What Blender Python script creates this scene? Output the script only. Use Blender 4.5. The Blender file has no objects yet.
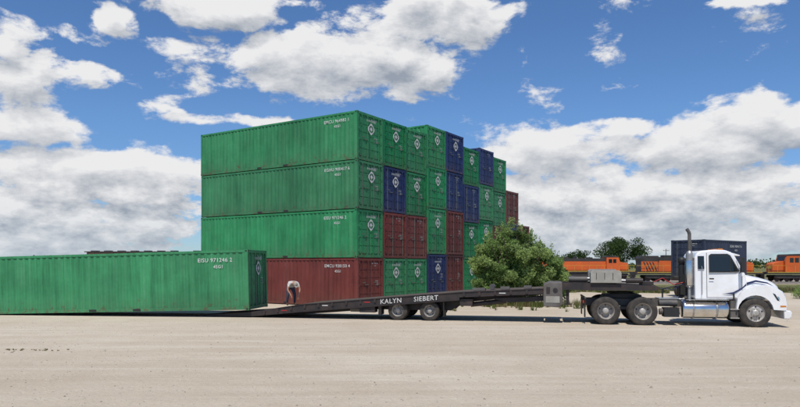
import bpy, math, random
import numpy as np
from mathutils import Vector, Matrix
random.seed(7); np.random.seed(7)
F=644.0; HZ=265.0; CH=2.25
GZ=-.9   # level of the lower ground by the railway
col=bpy.context.scene.collection

# ---------------------------------------------------------------- materials
def newmat(name):
    m=bpy.data.materials.new(name); m.use_nodes=True
    nt=m.node_tree; b=nt.nodes['Principled BSDF']
    return m,nt,b
def lnk(nt,a,b): nt.links.new(a,b)
def simple(name,c,rough=.5,metal=0,var=.25,scale=3.0,bump=0.0,dirt=None,dirtamt=.4,spec=None,coat=0):
    m,nt,b=newmat(name)
    tc=nt.nodes.new('ShaderNodeTexCoord')
    n=nt.nodes.new('ShaderNodeTexNoise'); n.inputs['Scale'].default_value=scale; n.inputs['Detail'].default_value=7; n.inputs['Roughness'].default_value=.65
    lnk(nt,tc.outputs['Object'],n.inputs['Vector'])
    mx=nt.nodes.new('ShaderNodeMix'); mx.data_type='RGBA'
    r=nt.nodes.new('ShaderNodeMapRange'); r.inputs[1].default_value=.35; r.inputs[2].default_value=.7
    lnk(nt,n.outputs['Fac'],r.inputs[0])
    lnk(nt,r.outputs[0],mx.inputs[0])
    d=dirt if dirt else tuple(x*(1-var) for x in c)
    mx.inputs[6].default_value=(*c,1)
    if dirt: 
        dd=tuple(c[i]*(1-dirtamt)+dirt[i]*dirtamt for i in range(3))
    else: dd=d
    mx.inputs[7].default_value=(*dd,1)
    lnk(nt,mx.outputs[2],b.inputs['Base Color'])
    b.inputs['Roughness'].default_value=rough; b.inputs['Metallic'].default_value=metal
    if coat: b.inputs['Coat Weight'].default_value=coat
    if bump:
        bp=nt.nodes.new('ShaderNodeBump'); bp.inputs['Strength'].default_value=bump; bp.inputs['Distance'].default_value=.02
        lnk(nt,n.outputs['Fac'],bp.inputs['Height']); lnk(nt,bp.outputs[0],b.inputs['Normal'])
    return m

def container_paint(name,c,rust=.35,fade=(.3,.3,.28),chalk=.30):
    m,nt,b=newmat(name)
    N=nt.nodes.new
    tc=N('ShaderNodeTexCoord'); oi=N('ShaderNodeObjectInfo')
    add=N('ShaderNodeVectorMath'); add.operation='ADD'
    mul=N('ShaderNodeMath'); mul.operation='MULTIPLY'; mul.inputs[1].default_value=57
    lnk(nt,oi.outputs['Random'],mul.inputs[0])
    lnk(nt,tc.outputs['Object'],add.inputs[0]); lnk(nt,mul.outputs[0],add.inputs[1])
    def noise(vec,sc,det=6,ro=.6):
        n=N('ShaderNodeTexNoise'); n.inputs['Scale'].default_value=sc; n.inputs['Detail'].default_value=det; n.inputs['Roughness'].default_value=ro
        lnk(nt,vec,n.inputs['Vector']); return n.outputs['Fac']
    def rng(f,a,bb,c0=0,c1=1):
        r=N('ShaderNodeMapRange'); r.inputs[1].default_value=a; r.inputs[2].default_value=bb; r.inputs[3].default_value=c0; r.inputs[4].default_value=c1
        lnk(nt,f,r.inputs[0]); return r.outputs[0]
    def mixc(f,a,bcol):
        x=N('ShaderNodeMix'); x.data_type='RGBA'; lnk(nt,f,x.inputs[0])
        if isinstance(a,tuple): x.inputs[6].default_value=(*a,1)
        else: lnk(nt,a,x.inputs[6])
        if isinstance(bcol,tuple): x.inputs[7].default_value=(*bcol,1)
        else: lnk(nt,bcol,x.inputs[7])
        return x.outputs[2]
    def mm(op,a,b_):
        x=N('ShaderNodeMath'); x.operation=op
        for i,v in enumerate((a,b_)):
            if v is None: continue
            if isinstance(v,(int,float)): x.inputs[i].default_value=v
            else: lnk(nt,v,x.inputs[i])
        return x.outputs[0]
    mp=N('ShaderNodeMapping'); mp.inputs['Scale'].default_value=(4,4,.3); lnk(nt,add.outputs[0],mp.inputs[0])
    streak=noise(mp.outputs[0],1.0,8,.72)
    mp2=N('ShaderNodeMapping'); mp2.inputs['Scale'].default_value=(1.1,1.1,.16); lnk(nt,add.outputs[0],mp2.inputs[0])
    wide=noise(mp2.outputs[0],1.0,5,.6)
    big=noise(add.outputs[0],.6,5,.65)
    c1=mixc(rng(big,.3,.7),tuple(x*.76 for x in c),tuple(x*1.15 for x in c))
    f=rng(streak,.50,.8,0,chalk*1.2)
    c2=mixc(f,c1,tuple(c[i]*.45+fade[i]*.55 for i in range(3)))
    c2=mixc(rng(wide,.52,.75,0,.38),c2,tuple(x*.45+.006 for x in c))
    f2=rng(streak,.49,.27,0,.70)
    c2=mixc(f2,c2,tuple(x*.38 for x in c))
    sp=N('ShaderNodeSeparateXYZ'); lnk(nt,tc.outputs['Object'],sp.inputs[0])
    # panel to panel difference (pressed side sheets about 1.1 m wide)
    fl=mm('FLOOR',mm('DIVIDE',sp.outputs['X'],1.112),None)
    wn=N('ShaderNodeTexWhiteNoise'); wn.noise_dimensions='1D'; lnk(nt,mm('ADD',fl,mul.outputs[0]),wn.inputs['W'])
    low=rng(sp.outputs['Z'],.75,.05,0,.14)
    dirtf=mm('MULTIPLY',rng(sp.outputs['Z'],.9,.1,0,.50),rng(streak,.35,.65,.2,1))
    c2=mixc(dirtf,c2,tuple(c[i]*.4+(.085,.07,.05)[i]*.6 for i in range(3)))
    rn=noise(add.outputs[0],4.5,9,.72)
    a2=mm('ADD',rn,low)
    rf=rng(a2,.65,.71,0,rust*2)
    c3=mixc(rf,c2,(.11,.045,.022))
    mp3=N('ShaderNodeMapping'); mp3.inputs['Scale'].default_value=(7,7,.55); lnk(nt,add.outputs[0],mp3.inputs[0])
    rr=noise(mp3.outputs[0],1.0,4,.6)
    c3=mixc(rng(rr,.66,.76,0,.45),c3,(.09,.045,.025))
    hs=N('ShaderNodeHueSaturation'); lnk(nt,c3,hs.inputs['Color'])
    val=mm('MULTIPLY',rng(oi.outputs['Random'],0,1,.80,1.2),rng(wn.outputs['Value'],0,1,.90,1.08))
    lnk(nt,val,hs.inputs['Value'])
    m3=mm('FRACT',mm('MULTIPLY',oi.outputs['Random'],13.7),None)
    lnk(nt,rng(m3,0,1,.84,1.02),hs.inputs['Saturation'])
    lnk(nt,hs.outputs[0],b.inputs['Base Color'])
    lnk(nt,rng(streak,.3,.7,.40,.7),b.inputs['Roughness']); b.inputs['Specular IOR Level'].default_value=.35
    bp=N('ShaderNodeBump'); bp.inputs['Strength'].default_value=.6; bp.inputs['Distance'].default_value=.07
    dn=noise(add.outputs[0],1.3,3,.5)
    lnk(nt,dn,bp.inputs['Height']); lnk(nt,bp.outputs[0],b.inputs['Normal'])
    return m

M={}
M['green']=container_paint('green_container_paint',(.007,.212,.066),.3,(.22,.32,.25))
M['blue']=container_paint('blue_container_paint',(.010,.026,.110),.35,(.2,.22,.26))
M['red']=container_paint('oxide_container_paint',(.130,.026,.020),.3,(.2,.12,.1))
M['navy']=container_paint('navy_container_paint',(.016,.028,.060),.2,(.15,.16,.18))
M['white']=simple('white_marking',(.66,.67,.64),.6,var=.4,scale=9)
M['dark']=simple('dark_underside',(.02,.02,.02),.8)
M['steel']=simple('galvanised_steel',(.42,.43,.42),.45,.7,dirt=(.15,.08,.05))
M['bar']=simple('door_bar_steel',(.13,.16,.14),.6,.2,dirt=(.12,.06,.03))
M['tyre']=simple('tyre_rubber',(.020,.019,.018),.85,dirt=(.25,.2,.15),dirtamt=.22,scale=5)
M['rim']=simple('dusty_wheel_rim',(.48,.46,.43),.5,.3,dirt=(.2,.16,.12),dirtamt=.7,scale=8)
M['hub']=simple('hub_metal',(.5,.5,.5),.35,.8)
M['trailer']=simple('trailer_black_paint',(.012,.012,.013),.6,dirt=(.14,.075,.055),dirtamt=.28,scale=2.5)
M['deck']=simple('trailer_deck',(.06,.045,.036),.85,dirt=(.2,.16,.12),dirtamt=.4,scale=2)
M['redtape']=simple('red_reflector',(.45,.02,.02),.4)
M['amber']=simple('amber_lamp',(.6,.2,.02),.3)
M['toolbox']=simple('beige_box_paint',(.32,.31,.27),.5,dirt=(.12,.09,.07))
M['block']=simple('weathered_grey_paint',(.13,.12,.11),.6,dirt=(.05,.035,.03),dirtamt=.7,scale=2)
M['tw']=simple('white_truck_paint',(.80,.81,.82),.25,dirt=(.45,.4,.33),dirtamt=.3,scale=1.5,coat=.6)
M['tblue']=simple('dark_blue_stripe',(.02,.03,.10),.3)
M['glass']=simple('cab_glass',(.015,.02,.022),.06,var=.1)
M['chrome']=simple('polished_aluminium',(.72,.72,.72),.22,1.0,var=.2,dirt=(.35,.3,.25),dirtamt=.5)
M['black']=simple('black_trim',(.018,.018,.018),.55)
M['grey']=simple('grey_frame',(.06,.06,.06),.6,dirt=(.25,.2,.15),dirtamt=.35)
M['orange']=simple('orange_locomotive_paint',(.60,.105,.014),.55,dirt=(.2,.08,.03),dirtamt=.4,scale=.7)
M['yellow']=simple('yellow_stripe',(.6,.4,.05),.5)
M['lblack']=simple('locomotive_black',(.02,.02,.022),.6,dirt=(.1,.07,.05),scale=.8)
M['rustcar']=simple('rail_car_brown',(.06,.035,.03),.8,dirt=(.15,.08,.05),scale=.6)
M['shirt']=simple('pale_shirt',(.55,.52,.48),.9,var=.3,scale=9)
M['jeans']=simple('denim',(.035,.045,.075),.9,scale=12)
M['skin']=simple('skin',(.42,.21,.13),.55,var=.15)
M['boot']=simple('boot_leather',(.07,.04,.025),.7)
M['cap']=simple('cap_cloth',(.35,.30,.25),.9)
M['hair']=simple('hair',(.04,.025,.015),.8)
M['bark']=simple('bark',(.10,.075,.05),.9,scale=12,bump=.5)
M['wood']=simple('pole_wood',(.09,.065,.045),.9)
M['ballast']=simple('track_ballast',(.20,.18,.16),.95,scale=2,var=.5)
def leafmat(name,c):
    m,nt,b=newmat(name)
    tc=nt.nodes.new('ShaderNodeTexCoord'); n=nt.nodes.new('ShaderNodeTexNoise'); n.inputs['Scale'].default_value=1.3
    lnk(nt,tc.outputs['Object'],n.inputs['Vector'])
    mx=nt.nodes.new('ShaderNodeMix'); mx.data_type='RGBA'
    mx.inputs[6].default_value=(c[0]*.7,c[1]*.7,c[2]*.7,1); mx.inputs[7].default_value=(c[0]*1.3,c[1]*1.25,c[2]*1.1,1)
    lnk(nt,n.outputs['Fac'],mx.inputs[0]); lnk(nt,mx.outputs[2],b.inputs['Base Color'])
    b.inputs['Roughness'].default_value=.6; b.inputs['Specular IOR Level'].default_value=.25
    tr=nt.nodes.new('ShaderNodeBsdfTranslucent'); lnk(nt,mx.outputs[2],tr.inputs['Color'])
    ms=nt.nodes.new('ShaderNodeMixShader'); ms.inputs[0].default_value=.45
    out=nt.nodes['Material Output']
    lnk(nt,b.outputs[0],ms.inputs[1]); lnk(nt,tr.outputs[0],ms.inputs[2]); lnk(nt,ms.outputs[0],out.inputs['Surface'])
    return m
M['leafA']=leafmat('willow_leaf_light',(.30,.41,.15))
M['leafB']=leafmat('willow_leaf_mid',(.20,.31,.10))
M['leafC']=leafmat('leaf_dark',(.06,.105,.03))
M['leafD']=leafmat('tree_leaf',(.05,.09,.024))
M['grassA']=leafmat('grass_green',(.12,.15,.04))
M['grassB']=leafmat('grass_dry',(.24,.21,.11))

# ---------------------------------------------------------------- mesh builder
class MB:
    def __init__(s): s.v=[]; s.f=[]; s.m=[]; s.sm=[]; s.mats=[]
    def mi(s,mat):
        mt=M[mat]
        if mt not in s.mats: s.mats.append(mt)
        return s.mats.index(mt)
    def add(s,vs,fs,mat,smooth=False):
        o=len(s.v); s.v+= [tuple(p) for p in vs]; i=s.mi(mat)
        for f in fs: s.f.append([a+o for a in f]); s.m.append(i); s.sm.append(smooth)
    def box(s,x0,x1,y0,y1,z0,z1,mat):
        vs=[(x0,y0,z0),(x1,y0,z0),(x1,y1,z0),(x0,y1,z0),(x0,y0,z1),(x1,y0,z1),(x1,y1,z1),(x0,y1,z1)]
        s.add(vs,[(0,3,2,1),(4,5,6,7),(0,1,5,4),(1,2,6,5),(2,3,7,6),(3,0,4,7)],mat)
    def prism(s,prof,y0,y1,mat,inset=0,taper=None):
        n=len(prof)
        if inset:
            cx=sum(p[0] for p in prof)/n; cz=sum(p[1] for p in prof)/n
            def sh(p,k):
                d=math.hypot(p[0]-cx,p[1]-cz); q=1-k/d if d>0 else 1
                return (cx+(p[0]-cx)*q, cz+(p[1]-cz)*q)
            rings=[(y0,inset),(y0+inset*.3,inset*.35),(y0+inset,0),(y1-inset,0),(y1-inset*.3,inset*.35),(y1,inset)]
            vs=[]
            for y,k in rings:
                for p in prof:
                    q=sh(p,k); vs.append((q[0],y,q[1]))
            fs=[]
            for r in range(len(rings)-1):
                for i in range(n):
                    j=(i+1)%n; fs.append((r*n+i,r*n+j,(r+1)*n+j,(r+1)*n+i))
            fs.append(tuple(range(n))[::-1]); fs.append(tuple((len(rings)-1)*n+i for i in range(n)))
            s.add(vs,fs,mat)
        else:
            vs=[(p[0],y0,p[1]) for p in prof]+[(p[0],y1,p[1]) for p in prof]
            fs=[(i,(i+1)%n,(i+1)%n+n,i+n) for i in range(n)]
            fs.append(tuple(range(n))[::-1]); fs.append(tuple(range(n,2*n)))
            s.add(vs,fs,mat)
    def cyl(s,p0,p1,r,mat,n=12,r1=None,cap=True):
        p0=Vector(p0); p1=Vector(p1); r1=r if r1 is None else r1
        d=(p1-p0).normalized(); a=d.orthogonal().normalized(); b=d.cross(a)
        vs=[]
        for p,rr in ((p0,r),(p1,r1)):
            for i in range(n):
                t=2*math.pi*i/n; vs.append(p+(a*math.cos(t)+b*math.sin(t))*rr)
        s.add(vs,[(i,(i+1)%n,(i+1)%n+n,i+n) for i in range(n)],mat,True)
        if cap:
            s.add(vs[:n],[tuple(range(n))[::-1]],mat); s.add(vs[n:],[tuple(range(n))],mat)
    def tube(s,pts,r,mat,n=8):
        for a,b in zip(pts[:-1],pts[1:]): s.cyl(a,b,r,mat,n)
    def lathe(s,c,prof,mat,n=32,axis='Y',smooth=True):
        vs=[];k=len(prof)
        for i in range(n):
            t=2*math.pi*i/n
            for r,h in prof:
                if axis=='Y': vs.append((c[0]+r*math.cos(t),c[1]+h,c[2]+r*math.sin(t)))
                elif axis=='Z': vs.append((c[0]+r*math.cos(t),c[1]+r*math.sin(t),c[2]+h))
                else: vs.append((c[0]+h,c[1]+r*math.cos(t),c[2]+r*math.sin(t)))
        fs=[]
        for i in range(n):
            j=(i+1)%n
            for q in range(k-1): fs.append((i*k+q,j*k+q,j*k+q+1,i*k+q+1))
        s.add(vs,fs,mat,smooth)
    def text(s,body,size,o,right,up,mat,center=False):
        vs,fs=textmesh(body); right=Vector(right);up=Vector(up);o=Vector(o)
        w=max(v[0] for v in vs)*size if center else 0
        s.add([o+right*(v[0]*size-w/2)+up*(v[1]*size) for v in vs],fs,mat)
    def mesh(s,name):
        me=bpy.data.meshes.new(name); me.from_pydata(s.v,[],s.f)
        for mt in s.mats: me.materials.append(mt)
        me.polygons.foreach_set('material_index',s.m); me.polygons.foreach_set('use_smooth',s.sm); me.update()
        return me
    def obj(s,name,parent=None,mw=None):
        o=bpy.data.objects.new(name,s.mesh(name)); col.objects.link(o)
        if parent: o.parent=parent
        if mw is not None: o.matrix_world=mw
        return o
_tc={}
def textmesh(body):
    if body in _tc: return _tc[body]
    cu=bpy.data.curves.new('t','FONT'); cu.body=body; cu.size=1; cu.resolution_u=2; cu.offset=.008; cu.space_character=1.08
    ob=bpy.data.objects.new('t',cu); col.objects.link(ob)
    dg=bpy.context.evaluated_depsgraph_get(); e=ob.evaluated_get(dg); me=e.to_mesh()
    r=([tuple(v.co) for v in me.vertices],[tuple(p.vertices) for p in me.polygons]); e.to_mesh_clear()
    bpy.data.objects.remove(ob); _tc[body]=r; return r
def empty(name,mw):
    e=bpy.data.objects.new(name,None); col.objects.link(e); e.matrix_world=mw; e.empty_display_size=.1; return e
def frame(o,xd,tilt=0):
    X=Vector((xd[0],xd[1],0)).normalized(); Y=Vector((-X.y,X.x,0)); 
    X=(X*math.cos(tilt)+Vector((0,0,math.sin(tilt)))); Z=X.cross(Y)
    m=Matrix.Identity(4)
    for i,a in enumerate((X,Y,Z)):
        for j in range(3): m[j][i]=a[j]
    for j in range(3): m[j][3]=o[j]
    return m

# ---------------------------------------------------------------- container
_cc={}
W=2.438
def container_mesh(c,L,H,emblem,var):
    key=(c,L,H,emblem,var)
    if key in _cc: return _cc[key]
    b=MB(); P=.16
    per=[(0,0),(.07,0),(.138,.036),(.21,.036)]; pl=.278
    def corr(a0,a1):
        out=[]; n=int((a1-a0)/pl); k=(a1-a0)/(n*pl)
        for i in range(n):
            for q,d in per: out.append((a0+(i*pl+q)*k,d))
        out.append((a1,0)); return out
    z0,z1=.162,H-.11
    pr=corr(P,L-P)
    for side in (0,1):
        vs=[];fs=[]
        for x,d in pr:
            y=.012+d if side==0 else W-.012-d
            vs+= [(x,y,z0),(x,y,z1)]
        for i in range(len(pr)-1):
            q=(2*i,2*i+2,2*i+3,2*i+1); fs.append(q if side==0 else q[::-1])
        b.add(vs,fs,c)
        ya,yb=(0,.07) if side==0 else (W-.07,W)
        b.box(P,L-P,ya,yb,.02,z0,c); b.box(P,L-P,ya,yb,z1,H-.012,c)
        ys=-.003 if side==0 else W+.003
        for fx in (L/2-1.2,L/2+.85):
            yy=(ys,ys+.02) if side==0 else (ys-.02,ys)
            b.box(fx,fx+.35,yy[0],yy[1],.035,.14,'dark')
    pr=corr(P,W-P); vs=[];fs=[]
    for y,d in pr: vs+=[(L-.012-d,y,z0),(L-.012-d,y,z1)]
    for i in range(len(pr)-1): fs.append((2*i,2*i+2,2*i+3,2*i+1))
    b.add(vs,fs,c)
    b.box(L-.07,L,P,W-P,.02,z0,c); b.box(L-.07,L,P,W-P,z1,H-.012,c)
    b.box(0,.08,P,W-P,.02,z0,c); b.box(0,.08,P,W-P,z1-.03,H-.012,c)
    mid=W/2
    for (a0,a1) in ((P+.01,mid-.012),(mid+.012,W-P-.01)):
        b.box(.05,.075,a0,a1,z0+.01,z1-.04,c)
        zz=z0+.06; n=5; hh=(z1-.1-zz)/n
        for i in range(n): b.box(.032,.05,a0+.07,a1-.07,zz+i*hh+.03,zz+(i+1)*hh-.03,c)
        for fr in (.24,.72):
            y=a0+(a1-a0)*fr
            b.cyl((.012,y,z0-.04),(.012,y,z1+.02),.016,c if (var+int(fr*10))%3 else 'bar',8,cap=False)
            for z in (z0+.03,z0+.55,z1-.6,z1-.06): b.box(.0,.034,y-.05,y+.05,z-.03,z+.03,c)
            if fr<.5: b.box(-.012,.008,y-.02,y+.30,z0+.98,z0+1.015,'bar')
            else: b.box(-.012,.008,y-.25,y+.02,z0+1.10,z0+1.135,'bar')
    for z in (z0+.2,z0+.9,z0+1.5,z1-.2):
        for y in (P-.03,W-P-.03): b.box(.0-.006,.03,y,y+.06,z,z+.12,c)
    b.box(.04,.06,mid-.012,mid+.012,z0,z1-.04,'dark')
    for x0,x1 in ((0,P),(L-P,L)):
        for y0,y1 in ((0,P),(W-P,W)):
            b.box(x0+.003,x1-.003,y0+.003,y1-.003,.118,H-.118,c)
            for q0,q1 in ((0,.118),(H-.118,H)):
                b.box(x0-.002 if x0==0 else x0,x1,y0-.002,y1+.002,q0,q1,c)
                xm=(x0+x1)/2; zm=(q0+q1)/2
                b.box(xm-.045,xm+.045,y0-.006 if y0==0 else y1-.01,y0+.01 if y0==0 else y1+.006,zm-.028,zm+.028,'dark')
                if x0==0: b.box(-.006,.01,(y0+y1)/2-.03,(y0+y1)/2+.03,zm-.03,zm+.03,'dark')
    pr=corr(P,L-P); vs=[];fs=[]
    for x,d in pr: vs+=[(x,.07,H-.014-d*.5),(x,W-.07,H-.014-d*.5)]
    for i in range(len(pr)-1): fs.append((2*i,2*i+2,2*i+3,2*i+1))
    b.add(vs,fs,c)
    b.box(.09,L-.09,.08,W-.08,.06,.15,'dark')
    codes=['EMCU 938150 4','EISU 971246 2','EGHU 900417 6','EMCU 964983 1'][var%4]
    for side in (0,1):
        y=W-.006 if side else .006
        r=(-1,0,0) if side else (1,0,0)
        xo=2.25 if side else L-2.25
        if L<7: xo=xo if side else L-2.5
        b.text(codes,.24,(xo,y,H-.50),r,(0,0,1),'white')
        b.text('45G1',.19,(xo+(-.70 if side else .70),y,H-.77),r,(0,0,1),'white')
    xo=.028
    b.text(codes.replace(' ',''),.09,(xo,W*.46,H-.31),(0,-1,0),(0,0,1),'white')
    b.text('45G1',.08,(xo,W*.36,H-.44),(0,-1,0),(0,0,1),'white')
    for i in range(4): b.box(.026,.0285,W*.2,W*.2+.30-.08*(i%3),H-1.25-i*.075,H-1.235-i*.075,'white')
    if emblem:
        ez=H*.69; ey=W*.47; x=-.002
        n=28;R0,R1=.20,.285
        ring=[];fs=[]
        for i in range(n):
            t=2*math.pi*i/n; q=R1*(1+.10*math.cos(4*t))
            ring+=[(x,ey-math.cos(t)*R0,ez+math.sin(t)*R0),(x,ey-math.cos(t)*q,ez+math.sin(t)*q)]
        for i in range(n):
            j=(i+1)%n; fs.append((2*i,2*j,2*j+1,2*i+1))
        b.add(ring,fs,'white')
        st=[]
        for i in range(16):
            t=2*math.pi*i/16; r=[.21,.07,.14,.07][i%4]
            st.append((x,ey-math.cos(t)*r,ez+math.sin(t)*r))
        b.add(st+[(x,ey,ez)],[(i,(i+1)%16,16) for i in range(16)],'white')
        b.text('EVERGREEN',.15,(x,ey,ez+.38),(0,-1,0),(0,0,1),'white',True)
    me=b.mesh('container_'+c); _cc[key]=me; return me
def container(c,mw,L=12.192,H=2.591,emblem=None,var=0,parent=None):
    if emblem is None: emblem=(c=='green')
    o=bpy.data.objects.new('shipping_container',container_mesh(c,L,H,emblem,var)); col.objects.link(o); o.matrix_world=mw
    return o

C0=Vector((-2.25,34.0,0)); e=Vector((.538,.843,0)).normalized(); u=Vector((-e.y,e.x,0))
ly=Vector((-u.y,u.x,0))
cols=[('GGGR',0),('GBRG',0),('GGRG',0),('GGGB',2),('BBRR',2),('GBGG',0),('BGGG',1),('GGRG',0),('RBR',1),('RB',1)]
cm={'G':'green','B':'blue','R':'red'}
k=0
for n,(s,hc) in enumerate(cols):
    z=.03
    t=s[::-1]
    for i,ch in enumerate(t):
        H=2.896 if i<hc else 2.591
        jit=random.uniform(-.05,.05)
        ang=random.uniform(-.002,.002)
        if n==0: jit=[-.02,.03,-.01,.02][i]
        near=C0+e*(n*2.485)+u*(jit+ (0.05 if n else 0))
        xd=(u+ly*ang).normalized()
        o=near-ly*W; o.z=z
        em=(ch=='G') or (n,i) in ((1,2),(3,0),(4,3)) 
        container(cm[ch],frame(o,xd),H=H,emblem=em,var=k%4); k+=1
        z+=H+.016

nc=Vector((-6.42,27.4,0)); xd=Vector((-.9925,.122,0)).normalized(); yv=Vector((-xd.y,xd.x,0))
tilt=-math.asin(.30/12.19)
o=nc-yv*W; o.z=.325
oc=container('green',frame(o,xd,tilt),var=1)

# ---------------------------------------------------------------- wheels
def wheel(b,c,r,w,out=-1,dual=False,rim='rim'):
    def P(pr): return [(a,h*out) for a,h in pr]
    x,y,z=c
    tp=[(r*.58,-w*.5),(r*.66,-w*.52),(r*.9,-w*.52),(r*.97,-w*.46),(r,-w*.38),(r,w*.38),(r*.97,w*.46),(r*.9,w*.52),(r*.66,w*.52),(r*.58,w*.48)]
    def tyre(cy):
        b.lathe((x,cy,z),P(tp),'tyre',40)
        for q in (-.2,0,.2):
            b.lathe((x,cy,z),P([(r+.001,w*(q-.07)),(r+.008,w*(q-.06)),(r+.008,w*(q+.06)),(r+.001,w*(q+.07))]),'tyre',40)
    tyre(y)
    if dual:
        tyre(y-out*(w+.07))
        b.lathe((x,y,z),P([(r*.60,w*.50),(r*.56,w*.44),(r*.54,w*.1),(r*.50,-w*.35),(r*.30,-w*.45),(r*.24,-w*.42),(r*.22,w*.25),(r*.17,w*.32),(0.0,w*.33)]),rim,32)
        fz=-w*.40
    else:
        b.lathe((x,y,z),P([(r*.60,w*.50),(r*.56,w*.44),(r*.54,w*.25),(r*.45,w*.33),(r*.28,w*.46),(r*.24,w*.42),(r*.20,w*.62),(r*.12,w*.66),(0.0,w*.66)]),rim,32)
        fz=w*.42
    for i in range(10):
        t=2*math.pi*i/10
        cx=x+math.cos(t)*r*.28; cz=z+math.sin(t)*r*.28
        b.cyl((cx,y+out*(fz-.02),cz),(cx,y+out*(fz+.05),cz),.014,'hub',6)
        if i%2==0:
            cx=x+math.cos(t+.3)*r*.42; cz=z+math.sin(t+.3)*r*.42
            b.cyl((cx,y+out*(fz-.03),cz),(cx,y+out*(fz+ (0.008 if dual else .0)),cz),r*.055,'dark',8)

# ---------------------------------------------------------------- trailer
td=Vector((.973,-.23,0)).normalized()
TO=Vector((-6.4,27.62,0))
tm=frame(TO,td)
tr=empty('tilt_bed_trailer',tm)
def tchild(b,name): 
    ob=b.obj(name); ob.parent=tr; return ob
poly=[(-2.2,.07),(0,.235),(2.3,.60),(6.6,.98),(9,1.18),(12.4,1.36)]
def zt(x):
    for (a,za),(c,zc) in zip(poly[:-1],poly[1:]):
        if x<=c: return za+(zc-za)*(x-a)/(c-a)
    return poly[-1][1]
b=MB()
TW=2.5
def beam(b,y0,y1,xs,top,depth,mat):
    pts=[(x,zt(x)+top) for x in xs]+[(x,zt(x)+top-depth(x)) for x in xs[::-1]]
    n=len(xs)
    vs=[(p[0],y0,p[1]) for p in pts]+[(p[0],y1,p[1]) for p in pts]; N_=len(pts)
    fs=[(i,(i+1)%N_,(i+1)%N_+N_,i+N_) for i in range(N_)]
    for i in range(n-1):
        q=(i,i+1,N_-2-i,N_-1-i); fs.append(q[::-1]); fs.append(tuple(a+N_ for a in q))
    b.add(vs,fs,mat)
xs=[-2.2,-1,0,1.2,2.3,3.5,5,6.6,8,9]
dep=lambda x: max(.05,min(.34,.06+.06*(x+2.2)))
beam(b,0,.08,xs,0,dep,'trailer'); beam(b,TW-.08,TW,xs,0,dep,'trailer')
for y in (.75,1.6): beam(b,y,y+.14,xs,-.045,lambda x:max(.02,dep(x)*1.35-.03) ,'trailer')
beam(b,.08,TW-.08,xs,-.003,lambda x:.04,'deck')
xf=[9,9.8,10.6,11.4,12.25]
beam(b,0,.1,xf,0,lambda x:.22,'trailer'); beam(b,TW-.1,TW,xf,0,lambda x:.22,'trailer')
beam(b,.1,TW-.1,xf,-.003,lambda x:.04,'deck')
for y in (.7,1.65): beam(b,y,y+.16,xf,-.045,lambda x:.42-.06*(x-9),'trailer')
beam(b,-.03,0.0,xs[3:]+xf[1:],.004,lambda x:.03,'trailer')
beam(b,-.03,0.0,xs[4:],-.30,lambda x:.03,'trailer')
x=0.6
i=0
while x<12.1:
    z=zt(x)
    if not 5.6<x<8.9: b.box(x,x+.09,-.045,-.031,z-.17,z-.03,'trailer')
    if i%3==1 and not 5.4<x<8.9: b.box(x+.2,x+.45,-.006,-.002,z-.12,z-.085,'redtape' if i%2 else 'white')
    x+=.61; i+=1
b.text('KALYN',.27,(5.75,-.035,zt(5.9)-.26),(1,0,.088),(0,0,1),'white')
b.text('SIEBERT',.27,(7.15,-.035,zt(7.3)-.26),(1,0,.083),(0,0,1),'white')
for xx,ln in ((9.5,.5),(10.6,.35),(11.5,.3)):
    b.box(xx,xx+ln,.15,.5,zt(xx)+.03,zt(xx)+.13,'block')
b.cyl((10.2,.9,zt(10.2)+.12),(10.2,1.4,zt(10.2)+.12),.11,'grey')
tchild(b,'deck')
b=MB()
b.prism([(4.7,.62),(5.0,.40),(8.6,.40),(9.1,.82),(9.1,.9),(4.7,.66)],.55,.69,'trailer')
b.prism([(4.7,.62),(5.0,.40),(8.6,.40),(9.1,.82),(9.1,.9),(4.7,.66)],1.8,1.94,'trailer')
b.box(4.85,5.5,.05,.5,.30,.60,'trailer'); b.cyl((4.4,.30,.42),(5.1,.30,.42),.12,'grey'); 
b.box(5.65,5.78,.05,.5,.22,.62,'trailer')
for wx in (6.45,7.77):
    b.cyl((wx,.3,.40),(wx,TW-.3,.40),.065,'grey')
    b.box(wx-.35,wx+.25,.50,.64,.42,.52,'grey')
    for y,o_ in ((.22,-1),(TW-.22,1)):
        wheel(b,(wx,y,.40),.40,.22,o_,True)
b.box(8.35,8.38,.0,.55,.18,.85,'black'); b.box(9.0,9.5,.1,.7,.62,.9,'trailer')
tchild(b,'axle_bogie')
b=MB()
b.prism([(12.25,.66),(12.25,1.50),(12.45,1.58),(12.95,1.58),(12.98,.74),(12.8,.62)],0.02,.5,'block',inset=.02)
b.prism([(12.25,.80),(12.25,1.50),(12.45,1.58),(12.95,1.58),(12.98,.85),(12.8,.75)],1.9,2.45,'block',inset=.02)
b.box(12.34,12.86,.008,.018,.80,1.05,'toolbox'); b.box(12.36,12.5,.006,.018,1.15,1.4,'trailer'); b.cyl((12.7,.0,1.28),(12.7,.03,1.28),.09,'trailer',16)
b.box(12.3,12.9,.5,1.9,.95,1.5,'trailer')
b.cyl((10.6,.45,.80),(12.4,.45,1.02),.07,'steel'); b.cyl((9.4,.45,.66),(10.8,.45,.83),.10,'trailer')
b.prism([(10.2,.93),(12.3,1.02),(12.3,.86),(10.9,.78)],.2,.3,'trailer')
for y in (.15,TW-.35): b.prism([(12.9,1.30),(12.9,1.56),(14.0,1.56),(16.4,1.46),(16.5,1.40),(16.4,1.30),(14.6,1.28)],y,y+.2,'trailer')
b.box(13.0,16.3,.4,TW-.4,1.29,1.38,'trailer')
b.prism([(14.0,1.57),(14.0,1.96),(14.08,2.04),(15.05,2.04),(15.12,1.96),(15.12,1.57)],.05,.75,'toolbox',inset=.02)
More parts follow.
